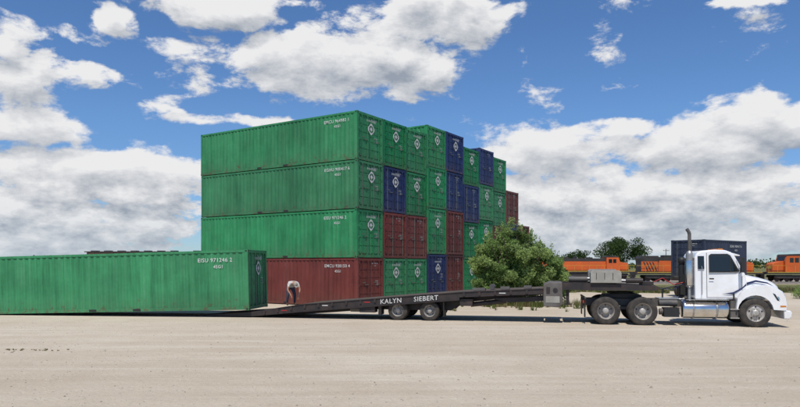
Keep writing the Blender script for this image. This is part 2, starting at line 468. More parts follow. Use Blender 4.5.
b.prism([(14.0,1.57),(14.0,2.0),(14.08,2.08),(15.05,2.08),(15.12,2.0),(15.12,1.57)],1.7,2.4,'toolbox',inset=.02)
for xx in (14.2,14.5,14.8): b.box(xx,xx+.02,.04,.048,1.7,1.95,'dark')
b.cyl((13.2,.5,1.70),(13.9,.5,1.70),.11,'grey'); b.cyl((13.3,1.2,1.75),(15.9,1.2,1.6),.06,'steel')
b.cyl((15.3,.3,1.66),(15.9,.3,1.66),.10,'trailer'); b.box(15.9,16.3,.4,1.4,1.47,1.62,'trailer')
b.tube([(16.3,1.0,1.55),(16.7,1.0,1.75),(17.1,1.0,1.5),(17.5,1.0,1.6)],.015,'redtape',6)
b.tube([(16.3,1.15,1.55),(16.6,1.15,1.35),(17.1,1.15,1.3),(17.5,1.15,1.55)],.015,'tblue',6)
b.box(12.2,12.24,.0,.12,1.2,1.26,'amber')
b.box(13.1,13.22,.3,.42,.75,1.3,'trailer'); b.box(13.02,13.3,.22,.5,.72,.75,'trailer')
tchild(b,'gooseneck')
for ch in list(tr.children): ch.matrix_parent_inverse=Matrix.Identity(4)

# ---------------------------------------------------------------- truck
km=frame(Vector((8.4,24.1,0)),Vector((.978,-.207,0)))
tk=empty('semi_truck',km)
def kchild(b,name,bev=0):
    ob=b.obj(name); ob.parent=tk; ob.matrix_parent_inverse=Matrix.Identity(4)
    if bev:
        md=ob.modifiers.new('b','BEVEL'); md.width=bev; md.segments=3; md.limit_method='ANGLE'; md.angle_limit=math.radians(25); md.harden_normals=False
    return ob
b=MB()
for y in (.78,1.59): b.box(-1.45,4.9,y,y+.09,.68,.95,'grey')
for x in (-1.4,-.7,0,.8,2.0,3.2): b.box(x,x+.08,.87,1.59,.74,.9,'grey')
b.prism([(-.75,.98),(-.65,1.12),(.55,1.15),(.72,1.10),(.72,.98)],.75,1.7,'black')
b.lathe((0.0,1.22,1.16),[(.0,.06),(.48,.06),(.50,.04),(.50,0)],'black',28,'Z')
for wx in (-.66,.66):
    b.cyl((wx,.3,.52),(wx,2.15,.52),.09,'grey'); b.lathe((wx,1.22,.52),[(0,-.25),(.2,-.2),(.26,0),(.2,.2),(0,.25)],'grey',16)
b.box(-.9,.9,.62,.74,.55,.66,'grey')
b.cyl((4.5,.3,.48),(4.5,2.15,.48),.07,'grey')
for y in (.02,1.85): b.box(-1.42,-1.40,y,y+.6,.25,.98,'black'); 
b.box(-1.44,-1.38,.0,2.45,.98,1.03,'grey')
b.box(-1.49,-1.45,.1,.35,.8,.9,'redtape'); b.box(-1.46,-1.42,.75,1.7,.55,.9,'grey')
b.box(1.35,2.35,.75,1.7,.96,.99,'chrome')
b.cyl((1.3,.55,.82),(1.95,.55,.82),.13,'grey'); b.cyl((1.3,.45,.5),(1.85,.45,.5),.12,'grey')
b.box(1.42,1.95,.12,.6,.32,.66,'black')
b.tube([(1.5,.9,1.0),(1.5,.9,1.35),(2.2,.9,1.5)],.03,'black')
kchild(b,'chassis')
b=MB()
for wx in (-.66,.66):
    wheel(b,(wx,.15,.52),.52,.27,-1,True); wheel(b,(wx,2.30,.52),.52,.27,1,True)
wheel(b,(4.5,.15,.52),.52,.28,-1); wheel(b,(4.5,2.30,.52),.52,.28,1)
kchild(b,'wheels')
b=MB()
for y in (.36,2.09):
    b.lathe((2.05,y,.62),[(0,0),(.27,.0),(.32,.03),(.34,.08),(.34,1.52),(.32,1.57),(.27,1.6),(0,1.6)],'chrome',28,'X')
    for x in (2.4,3.2): b.lathe((x,y,.62),[(.341,0),(.352,.0),(.352,.06),(.341,.06)],'steel',28,'X')
    b.box(2.15,3.6,y-.40 if y<1 else y+.1,y-.1 if y<1 else y+.40,.965,.985,'chrome')
b.box(3.68,3.98,.08,.55,.30,.34,'chrome'); b.box(3.68,3.98,.10,.55,.62,.66,'chrome'); b.box(3.66,3.70,.12,.6,.30,.95,'black'); b.box(3.68,3.96,.14,.6,.34,.95,'grey')
kchild(b,'fuel_tank')
b=MB()
prof=[(2.50,.98),(2.50,2.52),(2.56,2.68),(2.72,2.78),(3.2,2.82),(3.55,2.80),(3.76,2.72),(3.86,2.62),(4.22,1.92),(4.28,1.60),(4.28,.98)]
def cabv(prof,y0,y1,tp):
    vs=[]
    for side in (0,1):
        for x,z in prof:
            t=max(0,(z-1.9)/.9)*tp
            fx=max(0,(x-3.6))*.10
            vs.append((x,(y0+t+fx) if side==0 else (y1-t-fx),z))
    n=len(prof); fs=[(i,(i+1)%n,(i+1)%n+n,i+n) for i in range(n)]
    fs.append(tuple(range(n))[::-1]); fs.append(tuple(range(n,2*n))); return vs,fs
vs,fs=cabv(prof,.16,2.29,.10); b.add(vs,fs,'tw')
kchild(b,'cab',.06)
b=MB()
def sidepoly(pts,off,mat,y0=.16,y1=2.29):
    for side in (0,1):
        vs=[]
        for x,z in pts:
            t=max(0,(z-1.9)/.9)*.10; fx=max(0,(x-3.6))*.10
            vs.append((x,(y0+t+fx-off) if side==0 else (y1-t-fx+off),z))
        f=tuple(range(len(pts)))
        b.add(vs,[f if side else f[::-1]],mat)
sidepoly([(2.98,1.98),(2.98,2.60),(3.06,2.66),(3.62,2.66),(3.72,2.60),(4.02,2.02),(3.9,1.98)],.006,'black')
sidepoly([(3.02,2.02),(3.02,2.57),(3.09,2.62),(3.58,2.62),(3.68,2.57),(3.70,2.50),(3.70,2.03)],.010,'glass')
sidepoly([(3.74,2.04),(3.74,2.48),(3.95,2.04)],.010,'glass')
sidepoly([(2.60,2.10),(2.60,2.58),(2.82,2.58),(2.82,2.10)],.006,'glass')
for p in ([(2.90,1.05),(2.90,2.70),(2.915,2.70),(2.915,1.05)],[(4.10,1.05),(4.10,1.85),(4.115,1.85),(4.115,1.05)],[(2.90,1.05),(2.90,1.065),(4.11,1.065),(4.11,1.05)]): sidepoly(p,.004,'black')
sidepoly([(2.98,1.72),(2.98,1.77),(3.14,1.77),(3.14,1.72)],.02,'black')
sidepoly([(3.4,1.18),(3.8,1.26),(4.1,1.42),(4.25,1.58),(4.25,1.50),(4.05,1.33),(3.8,1.19)],.005,'tblue')
n=Vector((.70,0,.36)).normalized()*.008
def wpt(x,z,s): 
    t=max(0,(z-1.9)/.9)*.10; fx=max(0,(x-3.6))*.10
    return (x,(.16+t+fx+.10) if s==0 else (2.29-t-fx-.10),z)
a,bb=(3.89,2.55),(4.195,1.97)
vs=[Vector(wpt(*bb,0))+n,Vector(wpt(*bb,1))+n,Vector(wpt(*a,1))+n,Vector(wpt(*a,0))+n]
b.add(vs,[(0,1,2,3)],'glass')
b.box(2.485,2.497,.75,1.7,2.0,2.5,'glass')
b.prism([(3.78,2.70),(4.05,2.62),(4.06,2.58),(3.84,2.62)],.32,2.13,'tw')
for y in (.5,.95,1.22,1.5,1.95): b.prism([(3.35,2.81),(3.38,2.86),(3.5,2.86),(3.55,2.81)],y-.04,y+.04,'amber')
for y,s in ((.02,-1),(2.43,1)):
    b.box(3.98,4.10,y+(-.16 if s<0 else 0),y+(0 if s<0 else .16),1.98,2.52,'black')
    b.tube([(4.04,y-s*-.02,2.46),(3.92,y-s*.18,2.5)],.014,'black',6); b.tube([(4.04,y,2.02),(4.0,y-s*.16,1.95)],.014,'black',6)
b.tube([(2.72,.10,1.15),(2.72,.06,1.25),(2.72,.06,2.1),(2.72,.14,2.2)],.014,'chrome',6)
kchild(b,'cab_trim')
b=MB()
def loft(secs,mat,smooth=True,caps=True):
    vs=[];fs=[];n=len(secs[0])
    for s_ in secs: vs+=s_
    for r in range(len(secs)-1):
        for i in range(n-1): fs.append((r*n+i,r*n+i+1,(r+1)*n+i+1,(r+1)*n+i))
    if caps: fs.append(tuple(range(n))[::-1]); fs.append(tuple((len(secs)-1)*n+i for i in range(n)))
    b.add(vs,fs,mat,smooth)
CY=1.225
secs=[]
for x,hw,zt_,zb in ((4.2,.90,1.93,1.0),(4.5,.88,1.87,1.0),(4.8,.85,1.80,1.0),(5.1,.80,1.71,.95),(5.3,.76,1.62,.85),(5.42,.72,1.52,.75),(5.51,.65,1.36,.66),(5.54,.60,1.12,.62)):
    s_=[]
    for i in range(13):
        t=math.pi*i/12
        yy=-math.copysign(abs(math.cos(t))**.45,math.cos(t))*hw; zz=zb+(zt_-zb)*(math.sin(t)**.42 if math.sin(t)>0 else 0)
        s_.append((x,CY+yy,zz))
    secs.append(s_)
loft(secs,'tw')
def fender(y0,y1,out):
    arch=[]
    for i in range(11):
        a=math.radians(172-i*16.4); arch.append((4.5+.60*math.cos(a),.56+.60*math.sin(a)))
    top=[(3.86,.66),(3.90,1.05),(4.02,1.25),(4.2,1.42),(4.5,1.52),(4.85,1.53),(5.15,1.46),(5.40,1.30),(5.52,1.06),(5.55,.80),(5.52,.62)]
    yy=[(y0,.05),(y0+(y1-y0)*.12,0.0),(y1,0.0)]
    n=11
    vs=[];fs=[]
    for (y,k) in yy:
        for (ax,az),(tx,tz) in zip(arch,top):
            vs.append((ax,y,az)); vs.append((tx+(ax-tx)*k*1.2,y,tz+(az-tz)*k*1.2))
    for r in range(2):
        for i in range(n-1):
            fs.append((r*2*n+2*i+1,r*2*n+2*i+3,(r+1)*2*n+2*i+3,(r+1)*2*n+2*i+1))
            fs.append((r*2*n+2*i,r*2*n+2*i+2,(r+1)*2*n+2*i+2,(r+1)*2*n+2*i))
    for i in range(n-1): fs.append((2*i,2*i+2,2*i+3,2*i+1))
    b.add(vs,fs,'tw',False)
fender(0.0,.62,-1); fender(2.45,1.83,1)
ob=kchild(b,'hood')
b=MB()
for y,s in ((.0,-1),(2.45,1)):
    vs=[(5.05,y+s*.006,1.24),(5.36,y+s*.004-s*.02,1.12),(5.47,y-s*.03,.98),(5.44,y-s*.01,.90),(5.2,y+s*.006,.98)]
    b.add(vs,[tuple(range(5))],'glass')
    vs=[(5.20,y+s*.009,1.13),(5.35,y+s*.007-s*.02,1.07),(5.41,y-s*.017,.98),(5.24,y+s*.009,1.02)]
    b.add(vs,[tuple(range(4))],'chrome')
    b.add([(5.49,y+s*.0,.80),(5.5,y+s*.0,.74),(5.3,y+s*.008,.74),(5.3,y+s*.008,.80)],[(0,1,2,3)],'amber')
for s in (-1,1):
    yy=lambda hw:CY+s*(hw+.006)
    b.add([(4.25,yy(.90),1.60),(4.6,yy(.875),1.70),(5.0,yy(.82),1.62),(5.25,yy(.775),1.46),(5.0,yy(.82),1.57),(4.6,yy(.875),1.63),(4.25,yy(.90),1.50)],[(0,1,5,6),(1,2,4,5),(2,3,4)],'tblue')
b.prism([(5.44,.32),(5.42,.64),(5.64,.62),(5.70,.55),(5.68,.38),(5.60,.30)],.02,2.43,'tw',inset=.04)
b.prism([(5.52,.70),(5.55,1.10),(5.58,1.10),(5.58,.70)],.72,1.73,'black')
for z in (.75,.85,.95,1.05): b.box(5.58,5.595,.74,1.71,z,z+.03,'chrome')
b.box(3.80,3.84,.15,.65,.7,1.2,'black')
kchild(b,'bumper_and_lights')
b=MB()
ex=2.36
b.cyl((ex,.42,.95),(ex,.42,1.45),.06,'steel'); b.lathe((ex,.42,1.4),[(.06,0),(.12,.05),(.125,.1),(.125,1.25),(.12,1.3),(.06,1.38)],'steel',20,'Z')
b.cyl((ex,.42,2.78),(ex,.42,3.42),.062,'grey'); b.tube([(ex,.42,3.40),(ex-.03,.42,3.5),(ex-.10,.42,3.60)],.062,'grey',12)
b.box(ex-.02,2.5,.38,.46,2.2,2.26,'steel'); b.box(ex-.02,2.5,.38,.46,1.5,1.56,'steel')
b.lathe((ex,.42,1.5),[(.135,0),(.14,.02),(.14,.9),(.135,.92)],'chrome',20,'Z')
b.cyl((2.40,1.95,1.0),(2.40,1.95,2.3),.11,'black'); b.lathe((2.40,1.95,2.3),[(.11,0),(.15,.03),(.15,.2),(.08,.27),(0,.27)],'black',16,'Z')
b.box(2.30,2.44,.8,1.65,1.1,1.9,'black')
kchild(b,'exhaust_stack')

# ---------------------------------------------------------------- blue container on chassis (parked)
bc=Vector((20.8,44.0,0)); bx=Vector((.80,.60,0)).normalized()
mw=frame((bc.x,bc.y,1.42),bx)
container('navy',mw,L=6.058,emblem=False,var=2)
ct=empty('container_chassis_trailer',frame((bc.x,bc.y,0),bx))
b=MB()
for y in (.7,1.6): b.box(-.2,7.4,y,y+.14,1.0,1.40,'trailer')
for x in (0,2,4,5.9): b.box(x,x+.14,0,W,1.14,1.412,'trailer')
for wx in (.7,2.0):
    for y,o_ in ((.2,-1),(W-.2,1)): wheel(b,(wx,y,.5),.5,.25,o_,True)
    b.cyl((wx,.3,.5),(wx,2.1,.5),.07,'grey')
b.box(.4,2.4,.6,.69,.6,1.0,'trailer'); b.box(.4,2.4,1.75,1.85,.6,1.0,'trailer')
b.box(5.6,5.75,.5,.65,.05,1.0,'grey'); b.box(5.6,5.75,1.8,1.95,.05,1.0,'grey'); b.box(5.5,5.85,.4,.75,.0,.05,'grey'); b.box(5.5,5.85,1.7,2.05,.0,.05,'grey')
ob=b.obj('frame'); ob.parent=ct; ob.matrix_parent_inverse=Matrix.Identity(4)

# ---------------------------------------------------------------- locomotives
def loco():
    b=MB()
    b.box(0,21.5,0,3,1.25,1.62,'lblack'); b.box(.2,21.3,-.02,-.004,1.50,1.60,'yellow')
    b.box(.2,21.3,3.004,3.02,1.50,1.60,'yellow')
    b.prism([(8.0,.35),(7.8,.6),(7.8,1.24),(13.2,1.24),(13.2,.6),(13.0,.35)],.2,2.8,'lblack')
    for tx in (1.6,15.4):
        b.prism([(tx-.2,.75),(tx,1.1),(tx+4.3,1.1),(tx+4.5,.75),(tx+3.8,.55),(tx+.6,.55)],.25,.45,'lblack')
        b.prism([(tx-.2,.75),(tx,1.1),(tx+4.3,1.1),(tx+4.5,.75),(tx+3.8,.55),(tx+.6,.55)],2.55,2.75,'lblack')
        for k_ in range(3):
            for y in (.55,2.3): b.cyl((tx+.5+k_*1.7,y,.5),(tx+.5+k_*1.7,y+.14,.5),.5,'rustcar',20)
    b.prism([(1.3,1.62),(1.3,2.9),(1.6,3.2),(3.2,3.45),(3.2,1.62)],.55,2.45,'orange',inset=.08)
    b.box(1.27,1.31,.9,2.1,2.2,2.6,'yellow')
    b.prism([(3.2,1.62),(3.2,3.5),(3.5,4.35),(3.7,4.55),(5.6,4.6),(5.9,4.45),(5.9,1.62)],.05,2.95,'orange')
    b.prism([(3.4,4.36),(3.7,4.62),(5.65,4.68),(5.95,4.5),(5.95,4.36)],.02,2.98,'lblack')
    for y in (.04,2.955): b.box(3.95,4.6,y,y+.006,3.2,4.0,'glass'); b.box(4.8,5.5,y,y+.006,3.2,4.0,'glass')
    b.prism([(3.22,3.55),(3.42,4.2),(3.40,4.25),(3.18,3.58)],.4,2.6,'glass')
    b.box(5.9,17.6,.62,2.38,1.62,3.55,'orange'); b.box(5.9,17.6,.60,2.40,3.552,4.15,'lblack')
    b.prism([(17.6,1.62),(17.6,3.5),(17.4,3.9),(17.6,4.35),(20.5,4.35),(20.7,3.9),(20.6,3.5),(20.6,1.62)],.35,2.65,'lblack',inset=.05)
    b.box(17.7,20.5,.338,.346,1.75,3.4,'orange'); b.box(17.7,20.5,2.655,2.662,1.75,3.4,'orange')
    for x in np.arange(6.4,17.2,.9): 
        b.box(x,x+.03,.60,.62,1.8,3.5,'lblack'); b.box(x+.2,x+.6,.605,.62,2.9,3.3,'lblack')
    b.box(6.0,17.6,.595,.61,1.95,2.12,'yellow')
    for i in range(4):
        x=17.8+i*.5; 
        for y in (.33,2.67): b.add([(x,y,1.8),(x+.22,y,1.8),(x+.9,y,3.3),(x+.68,y,3.3)],[(0,1,2,3)],'lblack')
    b.text('BNSF',1.25,(8.6,.590,2.35),(1,0,0),(0,0,1),'lblack')
    b.box(8.5,9.6,.9,2.1,4.151,4.35,'lblack'); b.cyl((12,1.5,4.15),(12,1.5,4.5),.35,'lblack'); b.box(13.5,16.5,.8,2.2,4.151,4.45,'lblack')
    for x in np.arange(.4,21.4,1.5):
        for y in (.06,2.94): b.cyl((x,y,1.6),(x,y,2.7),.025,'yellow',5)
    for y in (.06,2.94):
        b.cyl((.4,y,2.7),(3.2,y,2.7),.025,'yellow',5); b.cyl((6,y,2.7),(21.4,y,2.7),.025,'yellow',5)
    b.box(-.15,0,.6,2.4,.3,1.25,'lblack'); b.box(21.5,21.65,.6,2.4,.3,1.25,'lblack')
    b.box(-.7,-.15,1.35,1.65,.8,1.05,'lblack'); b.box(21.65,22.2,1.35,1.65,.8,1.05,'lblack')
    return b.mesh('locomotive')
lm=loco()
def flipx(o,xd,L=21.5):
    X=Vector((xd[0],xd[1],0)).normalized(); Y=Vector((-X.y,X.x,0)); p=Vector(o)+X*L+Y*3
    return frame(p,(-X.x,-X.y))
TZ=GZ+.35
def putloco(mw):
    o=bpy.data.objects.new('locomotive',lm); col.objects.link(o); o.matrix_world=mw
YL=108
putloco(flipx((26.2,130,TZ),(1,.01)))
putloco(flipx((39.6,YL,TZ),(1,.01)))
putloco(frame((61.6,YL+.2,TZ),(1,.01)))
b=MB()
for cy in (YL+1.2,131.3):
    g=GZ
    for (y0,z0_,y1,z1_) in ((-3.2,0,-1.9,.30),(-1.9,.30,1.9,.30),(1.9,.30,3.2,0)):
        b.add([(-260,cy+y0-2.6,g+z0_+.01),(260,cy+y0+2.6,g+z0_+.01),(260,cy+y1+2.6,g+z1_+.01),(-260,cy+y1-2.6,g+z1_+.01)],[(0,1,2,3)],'ballast')
b.obj('railway_track_bed')

def railcar():
    b=MB()
    b.box(0,16,0,3,1.2,1.5,'rustcar')
    b.prism([(.6,2.2),(.9,4.55),(15.1,4.55),(15.4,2.2),(13,1.5),(3,1.5)],.1,2.9,'rustcar')
    for x in np.arange(1.0,15.2,1.0): b.box(x,x+.1,.02,.1,1.6,4.5,'rustcar')
    b.box(.5,15.5,.0,3,4.551,4.7,'lblack')
    for x in np.arange(1.2,15,2.2): b.box(x,x+.9,.8,2.2,4.701,4.85,'lblack')
    for tx in (1.0,13.2):
        for k_ in (0,1.7):
            for y in (.6,2.3): b.cyl((tx+k_,y,.45),(tx+k_,y+.12,.45),.45,'lblack',16)
        b.box(tx-.4,tx+2.1,.3,.45,.4,.8,'lblack')
    return b.mesh('hopper_rail_car')
rm=railcar()
for i in range(3):
    o=bpy.data.objects.new('hopper_rail_car',rm); col.objects.link(o); o.matrix_world=frame((-52.5+i*17.0,106.0,TZ+.35),(1,.008))

# ---------------------------------------------------------------- person
def person():
    root=empty('worker',Matrix.Identity(4))
    J={'pel':(-.12,0,.86,.135),'sp':(.04,0,.97,.135),'ch':(.25,0,1.02,.15),'nk':(.41,0,.99,.065),'hd':(.49,0,.95,.055),
       'hl':(-.11,.10,.80,.105),'kl':(.04,.15,.46,.066),'al':(-.03,.17,.10,.045),'tl':(.15,.19,.04,.04),
       'hr':(-.11,-.10,.80,.105),'kr':(.02,-.15,.46,.066),'ar':(-.06,-.17,.10,.045),'tr':(.12,-.19,.04,.04),
       'sl':(.33,.18,.98,.068),'el':(.38,.27,.70,.042),'wl':(.45,.18,.47,.028),'pl':(.47,.16,.40,.03),
       'sr':(.33,-.18,.98,.068),'er':(.36,-.28,.71,.042),'wr':(.44,-.17,.50,.028),'pr':(.47,-.15,.43,.03)}
    E=[('pel','sp'),('sp','ch'),('ch','nk'),('nk','hd'),('pel','hl'),('hl','kl'),('kl','al'),('al','tl'),('pel','hr'),('hr','kr'),('kr','ar'),('ar','tr'),
       ('ch','sl'),('sl','el'),('el','wl'),('wl','pl'),('ch','sr'),('sr','er'),('er','wr'),('wr','pr')]
    part={'sp':'shirt','ch':'shirt','nk':'skin','hd':'skin','hl':'jeans','kl':'jeans','al':'jeans','tl':'boot','hr':'jeans','kr':'jeans','ar':'jeans','tr':'boot',
          'sl':'shirt','el':'skin','wl':'skin','pl':'skin','sr':'shirt','er':'skin','wr':'skin','pr':'skin'}
    names=list(J); idx={n:i for i,n in enumerate(names)}
    def skin(vs,es,rad,rootv,sub=2):
        me=bpy.data.meshes.new('s'); me.from_pydata(vs,es,[]); ob=bpy.data.objects.new('s',me); col.objects.link(ob)
        md=ob.modifiers.new('k','SKIN'); sb=ob.modifiers.new('u','SUBSURF'); sb.levels=sub; sb.render_levels=sub
        for i,r in enumerate(rad): me.skin_vertices[0].data[i].radius=(r,r); me.skin_vertices[0].data[i].use_root=(i==rootv)
        dg=bpy.context.evaluated_depsgraph_get(); r=bpy.data.meshes.new_from_object(ob.evaluated_get(dg)); bpy.data.objects.remove(ob); return r
    me=skin([J[n][:3] for n in names],[(idx[a],idx[c]) for a,c in E],[J[n][3] for n in names],0)
    ms=['shirt','jeans','skin','boot']
    me.materials.clear()
    for m_ in ms: me.materials.append(M[m_])
    for p in me.polygons:
        c=Vector(p.center); best=9;bm='shirt'
        for a,q in E:
            A=Vector(J[a][:3]);B=Vector(J[q][:3]); d=B-A; t=max(0,min(1,(c-A).dot(d)/d.length_squared)); dist=(c-(A+d*t)).length-(J[a][3]*(1-t)+J[q][3]*t)
            if dist<best:
                best=dist; bm=part[q]
                if q in('el','er') and t<.55: bm='shirt'
                if q=='sp' and t<.35: bm='jeans'
                if q in('al','ar') and t>.85: bm='boot'
        p.material_index=ms.index(bm); p.use_smooth=True
    bd=bpy.data.objects.new('body',me); col.objects.link(bd); bd.parent=root
    for s in (1,-1):
        px,py,pz,_=J['pl' if s>0 else 'pr']
        for k_ in range(4):
            o=(k_-1.5)*.020; L=[.075,.085,.08,.062][k_]
            vs=[(px,py+0,pz+.01),(px+o+.008,py-s*.004,pz-.035),(px+o+.014,py-s*.014,pz-.035-L*.5),(px+o+.010,py-s*.032,pz-.035-L)]
            hm=skin(vs,[(0,1),(1,2),(2,3)],[.012,.0095,.0085,.007],0,1); hm.materials.clear(); hm.materials.append(M['skin'])
            h=bpy.data.objects.new('finger_%d'%k_,hm); col.objects.link(h); h.parent=root
        vs=[(px,py,pz+.01),(px-.03,py-s*.02,pz-.02),(px-.035,py-s*.035,pz-.055)]
        hm=skin(vs,[(0,1),(1,2)],[.013,.011,.008],0,1); hm.materials.clear(); hm.materials.append(M['skin'])
        h=bpy.data.objects.new('thumb',hm); col.objects.link(h); h.parent=root
    b=MB(); hc=Vector((.565,0,.915))
    fw=Vector((.62,0,-.785)); up=Vector((.785,0,.62)); sd=Vector((0,1,0))
    n1,n2=20,14; vs=[];fs=[]
    for i in range(n2+1):
        ph=math.pi*i/n2
        for j in range(n1):
            th=2*math.pi*j/n1
            f=math.sin(ph)*math.cos(th); sdd=math.sin(ph)*math.sin(th); uu=math.cos(ph)
            rf=.098*(1-.12*max(0,-uu)); rs=.075*(1-.25*max(0,-uu)); ru=.118
            if f>.9 and abs(sdd)<.25 and -.35<uu<.05: rf+=.022
            vs.append(hc+fw*f*rf+sd*sdd*rs+up*uu*ru)
    for i in range(n2):
        for j in range(n1):
            fs.append((i*n1+j,i*n1+(j+1)%n1,(i+1)*n1+(j+1)%n1,(i+1)*n1+j))
    b.add(vs,fs,'skin',True)
    vs=[];fs=[]
    for i in range(7):
        ph=math.pi*.47*i/6
        for j in range(n1):
            th=2*math.pi*j/n1
            vs.append(hc+fw*math.sin(ph)*math.cos(th)*.106+sd*math.sin(ph)*math.sin(th)*.084+up*(math.cos(ph)*.112+.018))
    for i in range(6):
        for j in range(n1): fs.append((i*n1+j,i*n1+(j+1)%n1,(i+1)*n1+(j+1)%n1,(i+1)*n1+j))
    b.add(vs,fs,'cap',True)
    br=[hc+fw*(.09+ .085*math.cos(t))+sd*.075*math.sin(t)+up*.03 for t in [math.pi*(k_/8-.5) for k_ in range(9)]]
    br2=[p+up*.008 for p in br]
    b.add(br+br2,[tuple(range(9)),tuple(range(9,18))]+[(i,i+1,i+10,i+9) for i in range(8)],'cap')
    for s in (1,-1):
        b.lathe(hc+sd*s*.075+up*-.01,[(.001,-.008),(.018,-.006),(.024,.0),(.018,.006),(.001,.008)],'skin',10,'Y')
        b.lathe(hc+fw*.088+sd*s*.03+up*.0,[(.0,-.008),(.009,-.005),(.011,0),(.009,.005),(0,.008)],'hair',8,'X')
    m1=hc+fw*.088-up*.055
    b.add([m1+sd*.025,m1-sd*.025,m1-sd*.02-up*.01,m1+sd*.02-up*.01],[(0,1,2,3)],'redtape')
    hd=b.obj('head'); hd.parent=root
    return root
pr=person()
lx,lyy=1.62,.55
wp=tm@Vector((lx,lyy,zt(lx)+.005))
pr.matrix_world=Matrix.Translation(wp)@Matrix.Rotation(math.radians(-62),4,'Z')

# ---------------------------------------------------------------- ground
m,nt,bs=newmat('pale_gravel_dirt')
N=nt.nodes.new
tc=N('ShaderNodeTexCoord')
def noise(sc,det=6,ro=.6,scale=None,dist=0,rot=.18):
    n=N('ShaderNodeTexNoise'); n.inputs['Scale'].default_value=sc; n.inputs['Detail'].default_value=det; n.inputs['Roughness'].default_value=ro; n.inputs['Distortion'].default_value=dist
    if scale:
        mp=N('ShaderNodeMapping'); mp.inputs['Scale'].default_value=scale; mp.inputs['Rotation'].default_value=(0,0,rot); nt.links.new(tc.outputs['Object'],mp.inputs[0]); nt.links.new(mp.outputs[0],n.inputs['Vector'])
    else: nt.links.new(tc.outputs['Object'],n.inputs['Vector'])
    return n.outputs['Fac']
def rng(f,a,b_,c0=0,c1=1):
    r=N('ShaderNodeMapRange'); r.inputs[1].default_value=a; r.inputs[2].default_value=b_; r.inputs[3].default_value=c0; r.inputs[4].default_value=c1; nt.links.new(f,r.inputs[0]); return r.outputs[0]
def mixc(f,a,b_):
    x=N('ShaderNodeMix'); x.data_type='RGBA'; nt.links.new(f,x.inputs[0])
    for v,i in ((a,6),(b_,7)):
        if isinstance(v,tuple): x.inputs[i].default_value=(*v,1)
        else: nt.links.new(v,x.inputs[i])
    return x.outputs[2]
big=noise(.12,6,.65); mid=noise(.8,6,.65); fine=noise(14,8,.75); tracks=noise(1.0,6,.65,(.09,1.3,1),.5); tr2=noise(1.0,5,.6,(.05,2.6,1),.3,.02); coarse=noise(4,8,.7)
c=mixc(rng(big,.38,.62),(.510,.430,.325),(.600,.520,.410))
c=mixc(rng(mid,.4,.75,0,.5),c,(.46,.38,.28))
c=mixc(rng(tracks,.53,.68,0,.6),c,(.66,.59,.485))
c=mixc(rng(tracks,.46,.32,0,.42),c,(.43,.35,.255))
c=mixc(rng(tr2,.55,.68,0,.32),c,(.44,.365,.27))
c=mixc(rng(coarse,.55,.75,0,.45),c,(.40,.33,.245))
c=mixc(rng(fine,.52,.75,0,.6),c,(.36,.30,.23))
c=mixc(rng(fine,.45,.28,0,.6),c,(.72,.66,.57))
vo=N('ShaderNodeTexVoronoi'); vo.inputs['Scale'].default_value=11; nt.links.new(tc.outputs['Object'],vo.inputs['Vector'])
c=mixc(rng(vo.outputs['Distance'],.22,.12,0,.35),c,(.33,.28,.22))
nt.links.new(c,bs.inputs['Base Color']); bs.inputs['Roughness'].default_value=.95; bs.inputs['Specular IOR Level'].default_value=.15
ad=N('ShaderNodeMath'); ad.operation='MULTIPLY_ADD'; nt.links.new(mid,ad.inputs[0]); ad.inputs[1].default_value=1.6; nt.links.new(fine,ad.inputs[2])
ad2=N('ShaderNodeMath'); ad2.operation='ADD'; nt.links.new(ad.outputs[0],ad2.inputs[0]); nt.links.new(coarse,ad2.inputs[1])
bp=N('ShaderNodeBump'); bp.inputs['Strength'].default_value=.65; bp.inputs['Distance'].default_value=.06; nt.links.new(ad2.outputs[0],bp.inputs['Height']); nt.links.new(bp.outputs[0],bs.inputs['Normal'])
M['ground']=m
def gz(y):
    t=max(0,min(1,(y-56)/30)); return GZ*t*t*(3-2*t)
b=MB(); R=4000
ysl=[-R,0,56]+[56+2*i for i in range(1,16)]+[R]
vs=[];fs=[]
for y in ysl: vs+=[(-R,y,gz(y)),(R,y,gz(y))]
for i in range(len(ysl)-1): fs.append((2*i,2*i+1,2*i+3,2*i+2))
b.add(vs,fs,'ground'); b.obj('ground')

m,nt,bs=newmat('rough_grass_field'); N=nt.nodes.new; tc=N('ShaderNodeTexCoord')
g1=noise(.25,7,.7); g2=noise(2.5,6,.7)
c=mixc(rng(g1,.35,.65),(.085,.11,.035),(.19,.18,.085)); c=mixc(rng(g2,.5,.7,0,.5),c,(.27,.23,.14))
nt.links.new(c,bs.inputs['Base Color']); bs.inputs['Roughness'].default_value=1; bs.inputs['Specular IOR Level'].default_value=.1
M['field']=m
def edgef(x): return 52+2.0*math.sin(x*.6)+1.5*math.sin(x*1.7)
b=MB(); vs=[];fs=[]; xs_=list(np.arange(6,200,1.0)); rows=[0,.1]+[.1+.9*(i+1)/16 for i in range(16)]
for x in xs_:
    y0=edgef(x)+random.uniform(-.5,.5)
    for r in rows:
        y=y0+(104.6-y0)*r; vs.append((x,y,gz(y)+.012))
n=len(rows)
for i in range(len(xs_)-1):
    for j in range(n-1): fs.append((i*n+j,(i+1)*n+j,(i+1)*n+j+1,i*n+j+1))
b.add(vs,fs,'field'); b.obj('grass_verge')
b=MB(); vs=[];fs=[]
xs_=list(np.arange(-900,1000,20.))
for x in xs_: vs+=[(x,150+random.uniform(-2,2),GZ+.01),(x,3500,GZ+.01)]
for i in range(len(xs_)-1): fs.append((2*i,2*i+2,2*i+3,2*i+1))
b.add(vs,fs,'field'); b.obj('grassland')

